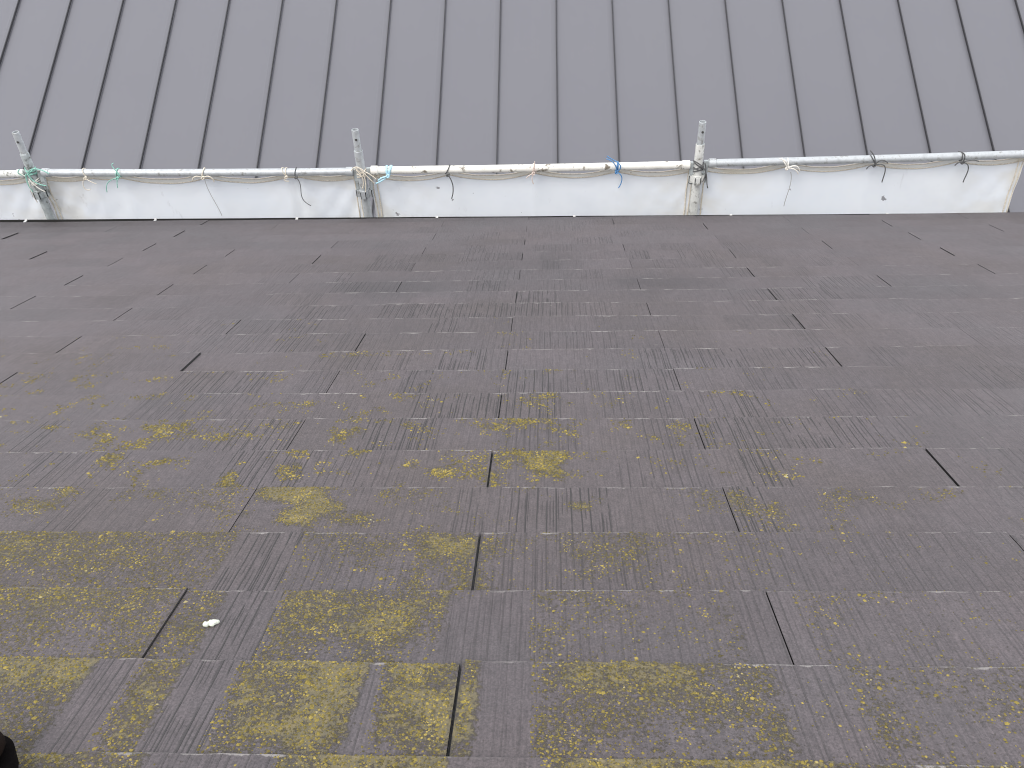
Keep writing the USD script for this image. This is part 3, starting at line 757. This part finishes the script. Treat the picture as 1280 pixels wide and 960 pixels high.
make_sheet(-4.65, XL - 0.012, (-1.238, -1.234), (-3.9, -3.3), 'white scaffold sheet cut by the left edge, left of the green tied post', 1.3, 3, (False, True))
make_sheet(XL + 0.008, XM - 0.02, (-1.230, -1.257), (-2.53, -2.36, -1.86, -1.385, -1.31), 'white scaffold sheet under the stained creases by the green tied post', 1.25, 6, stain=1.3)
make_sheet(XM + 0.038, XR - 0.010, (-1.252, -1.252), (-0.455, 0.03, 0.50), 'pale bluish white scaffold sheet under the middle rail, tied with blue twine', 0.6, 8)
make_sheet(XR + 0.012, 2.742, (-1.245, -1.224), (1.44, 1.905, 2.375), 'white scaffold sheet under the right rail, ending in a corded edge by the right margin', 0.5, 11)

TY = PY - 0.0265
def tie(name, label, cat, material, x, z, wraps, tails, r=0.0032, knot=True, group='twines tied round the scaffold rails'):
    """Loops round the rail at x, a knot in front and loose ends: tails are lists of (x, z, out)."""
    t = thing(name, label, cat, group, (x, PY, Z(z)))
    r = r * 0.78
    rg = np.random.default_rng(int(abs(x) * 1000) + 5)
    a = np.linspace(0, 2 * np.pi, 26)
    for k in range(wraps):
        dx = rg.uniform(-0.012, 0.012); sl = rg.uniform(-0.02, 0.02)
        R_ = 0.0213 + r * 0.9
        P = np.stack([x + dx + sl * np.cos(a), PY + R_ * np.sin(a) * 1.02, Z(z) + R_ * np.cos(a) - 0.002], -1)
        obj('loop', tube(P, r, 7), material, t, True)
    kx, kz = x, z - 0.022
    if knot:
        pts = [(kx + 0.008 * math.cos(q * 2.1), TY - 0.005 + 0.004 * math.sin(q * 3.3), Z(kz) + 0.008 * math.sin(q * 2.1 + 0.5)) for q in np.linspace(0, 6.2, 14)]
        obj('knot', tube(spline(pts, 40), r * 1.05, 7), material, t, True)
    for tl in tails:
        pts = [(kx, TY - 0.004, Z(kz))] + [(px, TY - 0.004 - o, Z(pz)) for px, pz, o in tl]
        obj('loose_end', tube(spline(pts, 26), r, 7), material, t, True)
T = 'rail tie'
tie('twine_tie', 'cream twine knotted on the rail just right of the leftmost post', T, 'cream_twine', -2.53, -1.232, 1, [[(-2.555, -1.29, .004), (-2.552, -1.322, .002), (-2.525, -1.326, .0)], [(-2.50, -1.275, .006), (-2.478, -1.29, 0)]])
tie('twine_tie', 'pale green twine knotted on the left rail with its end sticking up', T, 'green_twine', -2.345, -1.236, 2, [[(-2.335, -1.20, .012), (-2.345, -1.172, .01), (-2.332, -1.160, .01)], [(-2.352, -1.28, .004), (-2.362, -1.318, .0)], [(-2.39, -1.27, .004), (-2.435, -1.345, -.002)]])
tie('twine_tie', 'cream twine arched under the left rail with one long thin loose end', T, 'cream_twine', -1.850, -1.243, 1, [[(-1.80, -1.255, .012), (-1.79, -1.29, .004)], [(-1.885, -1.25, .012), (-1.915, -1.285, .002)]], 0.0042)
tie('twine_tie', 'thin grey string hanging slack from the left rail below the cream arch', T, 'pale_grey_twine', -1.842, -1.249, 0, [[(-1.832, -1.37, 0), (-1.815, -1.44, -.002), (-1.800, -1.508, 0)]], 0.0021, False)
tie('twine_tie', 'cream twine looped flat round the left rail where its coating is scuffed', T, 'cream_twine', -1.372, -1.249, 2, [[(-1.385, -1.285, .004), (-1.36, -1.295, .0)]])
tie('twine_tie', 'grey cord hanging from the left rail beside a dark smudge on the sheet', T, 'grey_twine', -1.315, -1.25, 1, [[(-1.300, -1.31, .002), (-1.305, -1.37, .0), (-1.262, -1.452, .0)]], 0.003)
tie('twine_tie', 'black cord hanging straight down left on the middle rail', T, 'grey_twine', -0.452, -1.251, 1, [[(-0.437, -1.30, .004), (-0.430, -1.37, .0), (-0.443, -1.422, .0)]], 0.0042)
tie('twine_tie', 'pinkish twine knotted on the middle of the cream white rail', T, 'pink_twine', 0.028, -1.252, 2, [[(0.036, -1.215, .014), (0.037, -1.196, .012)], [(-0.002, -1.288, .006), (-0.012, -1.302, 0)], [(0.02, -1.31, .002), (0.028, -1.338, 0)]], 0.0036)
tie('twine_tie', 'blue twine tied round the middle rail with a tuft above and a tail below', T, 'blue_twine', 0.492, -1.252, 2, [[(0.505, -1.22, .016), (0.47, -1.195, .012), (0.435, -1.172, .012)], [(0.46, -1.20, .016), (0.43, -1.186, .012)], [(0.515, -1.29, .004), (0.52, -1.34, 0), (0.506, -1.372, 0)]], 0.0040)
tie('twine_tie', 'white twine crossed over the grey right rail with a thin hanging string', T, 'white_twine', 1.428, -1.247, 2, [[(1.41, -1.222, .014), (1.375, -1.205, .010)], [(1.46, -1.27, .006), (1.495, -1.305, 0)], [(1.475, -1.255, .006), (1.50, -1.29, 0)]], 0.0046)
tie('twine_tie', 'thin grey string hanging below the white twine on the right rail', T, 'pale_grey_twine', 1.452, -1.27, 0, [[(1.462, -1.37, 0), (1.455, -1.43, 0), (1.448, -1.503, 0)]], 0.0024, False)
tie('twine_tie', 'dark cord crossed over the right rail, first from the margin side pair', T, 'grey_twine', 1.900, -1.238, 1, [[(1.875, -1.19, .014), (1.855, -1.168, .01)], [(1.93, -1.225, .012), (1.965, -1.243, .01)], [(1.955, -1.265, .006), (1.966, -1.32, 0), (1.964, -1.364, 0)], [(1.872, -1.262, .006), (1.862, -1.282, 0)]], 0.0040)
tie('twine_tie', 'dark cord tied on the right rail nearest the right margin', T, 'grey_twine', 2.372, -1.23, 1, [[(2.35, -1.19, .014), (2.325, -1.182, .01)], [(2.42, -1.235, .012), (2.452, -1.243, .01)], [(2.404, -1.27, .004), (2.412, -1.33, 0), (2.408, -1.372, 0)], [(2.345, -1.252, .006), (2.335, -1.27, 0)]], 0.0040)
tie('tape_tie', 'sky blue tape wound round the middle rail by the cream tied post', 'tape', 'sky_blue_tape', -0.792, -1.252, 6, [[(-0.82, -1.28, .004), (-0.85, -1.30, .0)], [(-0.80, -1.275, .004), (-0.835, -1.285, .0)], [(-0.83, -1.30, .004), (-0.866, -1.318, .0)]], 0.0058)

# the scaffold goes on to both sides of the view
XF, XG = -4.70, 4.74
make_post(XF, -0.99, -1.12, -1.36, 'grey galvanised scaffold post beyond the left edge of the view', ('galvanised', 'galvanised', 'old_galvanised'))
make_post(XE + 0.045, -0.99, -1.11, -1.35, 'grey galvanised scaffold post just beyond the right edge of the view', ('galvanised', 'galvanised', 'galvanised'))
make_post(XG, -0.99, -1.11, -1.35, 'white splashed scaffold post farthest right, out of view', ('white_post_paint', 'galvanised', 'galvanised'))
make_rail((XE + 0.10, -1.222), (XG - 0.045, -1.215), 'grey scaffold rail beyond the right edge of the view', 'galvanised')
make_sheet(XE + 0.09, XG - 0.03, (-1.222, -1.215), (3.4, 3.9, 4.35), 'white scaffold sheet beyond the right edge of the view', 0.5, 15)

def post_lash(x, z, material, label, bits):
    t = thing('post_lashing', label, 'lashing', 'twines wound round the scaffold posts', (x, PY, Z(z)))
    a = np.linspace(0, 2 * np.pi, 26)
    rg = np.random.default_rng(int(abs(x) * 100))
    for k in range(4):
        R_ = 0.0243 + 0.003; dz = rg.uniform(-0.028, 0.028); sl = rg.uniform(-0.02, 0.02)
        obj('loop', tube(np.stack([x + R_ * np.cos(a), PY + R_ * np.sin(a), Z(z) + dz + sl * np.cos(a)], -1), 0.0029, 7), material, t, True)
    for b in bits:
        obj('loose_end', tube(spline([(x + px, PY - 0.030 - o, Z(z + pz)) for px, pz, o in b], 24), 0.0032, 7), material, t, True)
post_lash(XL, -1.222, 'green_twine', 'pale green twine wound round the leftmost post above its rail', [[(-.02, 0, 0), (-.03, -.05, .004), (-.022, -.11, .002)], [(.0, 0.01, .004), (.05, .035, .01), (.09, .02, .004), (.115, .0, .002)], [(-.01, .0, .002), (.03, -.06, .004), (.07, -.075, 0)], [(-.03, -.01, 0), (-.06, .01, .004), (-.045, .03, .004)]])
post_lash(XL, -1.285, 'white_twine', 'white twine hanging down the leftmost post below its rail', [[(-.02, .02, 0), (-.028, -.05, .004), (-.02, -.115, .004)], [(-.012, .03, .002), (.03, -.03, .006), (.05, -.05, 0)], [(-.03, .05, .002), (-.055, .075, .004)]])
post_lash(XM, -1.262, 'cream_twine', 'cream twine wound in a thick knot round the post beside the sky blue tape', [[(-.03, .03, .004), (.0, .045, .012), (.02, .0, .01), (.018, -.075, .004), (.012, -.11, 0)], [(.0, .04, .008), (.04, -.01, .01), (.07, -.055, .0)], [(-.02, .03, .006), (.01, -.02, .01), (-.002, -.085, .004)], [(.01, .03, .01), (.045, .01, .008), (.085, -.03, .002)], [(-.05, .025, .004), (-.02, .05, .01), (.02, .03, .01)]])
post_lash(XR, -1.262, 'grey_twine', 'dark wire wound round the white splashed post where the rails meet', [[(-.035, .05, .002), (.0, .03, .006), (.03, .0, .006), (.05, -.06, .0), (.062, -.12, 0)], [(.03, .035, .004), (.04, -.02, .004), (.03, -.08, 0)]])

# ---------------------------------------------------------------- the house opposite, standing seam roof
NT = math.radians(26.83)
NC, NS = math.cos(NT), math.sin(NT)
NY0, NZ0 = 4.98, -1.968 - (5.707 - 4.98) * math.tan(NT)
def nq(x, s, h):
    """Facing roof: along, up the slope from its eave, out of the roof."""
    x, s, h = np.broadcast_arrays(np.asarray(x, float), np.asarray(s, float), np.asarray(h, float))
    return np.stack([x, NY0 + s * NC - h * NS, Z0 + NZ0 + s * NS + h * NC], -1)
LEN, PW = 5.6, 0.455
far = thing('metal_roofed_house', 'house opposite with a grey standing seam metal roof rising behind the scaffold', 'house', loc=(0, NY0 + 5, 0))
k_lo, k_hi = -4, 22
XA, XB = -4.374 + PW * k_lo, -4.374 + PW * k_hi
obj('wall', box((XA + 0.3, NY0 + 0.45, 0), (XB - 0.3, NY0 + 9.5, Z0 + NZ0 - 0.05)), 'grey_siding', far)
ul = trimesh.Trimesh(np.vstack([nq([XA, XB, XB, XA], [0.02, 0.02, LEN, LEN], -0.004), nq([XA, XB, XB, XA], [0.02, 0.02, LEN, LEN], -0.12)]),
                     [[0, 1, 2], [0, 2, 3], [4, 6, 5], [4, 7, 6], [0, 5, 1], [0, 4, 5], [1, 6, 2], [1, 5, 6], [2, 7, 3], [2, 6, 7], [3, 4, 0], [3, 7, 4]], process=False)
ul.fix_normals()
obj('roof_deck', ul, 'felt', far)
bk = ul.copy()
ry = nq(0, LEN, 0)[1]
bk.vertices[:, 1] = 2 * ry - bk.vertices[:, 1]; bk.invert()
obj('rear_roof', bk, 'painted_steel', far)
rt = nq(0, LEN, 0)
obj('ridge_cap', box((XA, rt[1] - 0.12, rt[2] - 0.02), (XB, rt[1] + 0.12, rt[2] + 0.06)), 'painted_steel', far)
et = nq(0, 0, 0)
obj('eave_trim', box((XA, et[1] - 0.012, et[2] - 0.14), (XB, et[1] + 0.012, et[2] - 0.006)), 'painted_steel', far)
ss = np.linspace(0, LEN, 60)
for k in range(k_lo, k_hi):
    xa = -4.374 + PW * k                       # seam at xa; the pan runs to the next seam
    rg = np.random.default_rng(300 + k)
    xs = np.array([0.0, 0.004, 0.05, 0.12, 0.20, 0.28, 0.36, 0.402, 0.408, 0.416, 0.422, PW])
    hs = np.array([0.004, 0.0, 0.0, 0.0, 0.0, 0.0, 0.0, 0.0, 0.0018, 0.0018, 0.0010, 0.0010])
    G = np.zeros((len(xs), len(ss), 3))
    bow = np.sin(np.pi * np.clip(xs / 0.40, 0, 1))
    for j, s in enumerate(ss):
        oc = (meshkit.fbm(np.array([[s * 1.1 + 20, k * 3.7, 1.0]]), 3, 51)[0] - 0.5) * 0.0045
        G[:, j] = nq(xa + xs, s, hs + bow * oc)
    F = grid_faces(len(xs), len(ss))
    pan = obj('roof_panel', trimesh.Trimesh(G.reshape(-1, 3), np.vstack([F[:, [0, 1, 2]], F[:, [0, 2, 3]]]), process=False), 'painted_steel', far, 20)
    pan.CreateDoubleSidedAttr(True)
    # the seam: a stem with a fold on top
    pr = np.array([(-0.0022, -0.002), (-0.0022, 0.012), (-0.0038, 0.0135), (-0.0038, 0.0215), (-0.0024, 0.0230), (0.0024, 0.0230), (0.0038, 0.0215), (0.0038, 0.0195), (0.0020, 0.0175), (0.0020, -0.002)])
    wob = (meshkit.fbm(np.stack([ss * 1.5 + 70, np.full_like(ss, k * 1.3), 0 * ss], -1), 3, 61) - 0.5) * 0.003
    S = np.stack([nq(xa + px + wob, ss, ph) for px, ph in pr], 1)
    n, kk = S.shape[:2]
    i = np.arange(n * kk).reshape(n, kk); j = np.roll(i, -1, 1)
    Fq = np.stack([i[:-1], j[:-1], j[1:], i[1:]], -1).reshape(-1, 4)
    tri = np.vstack([Fq[:, [0, 1, 2]], Fq[:, [0, 2, 3]], [[0, q, q + 1] for q in range(1, kk - 1)], [[i[-1, 0], i[-1, q + 1], i[-1, q]] for q in range(1, kk - 1)]])
    sm = trimesh.Trimesh(S.reshape(-1, 3), tri, process=False); sm.fix_normals()
    obj('standing_seam', sm, 'shaded_seam_steel', str(pan.GetPath()), 25)

for p in stage.Traverse():
    if p.HasCustomDataKey('_o'):
        p.ClearCustomDataByKey('_o')
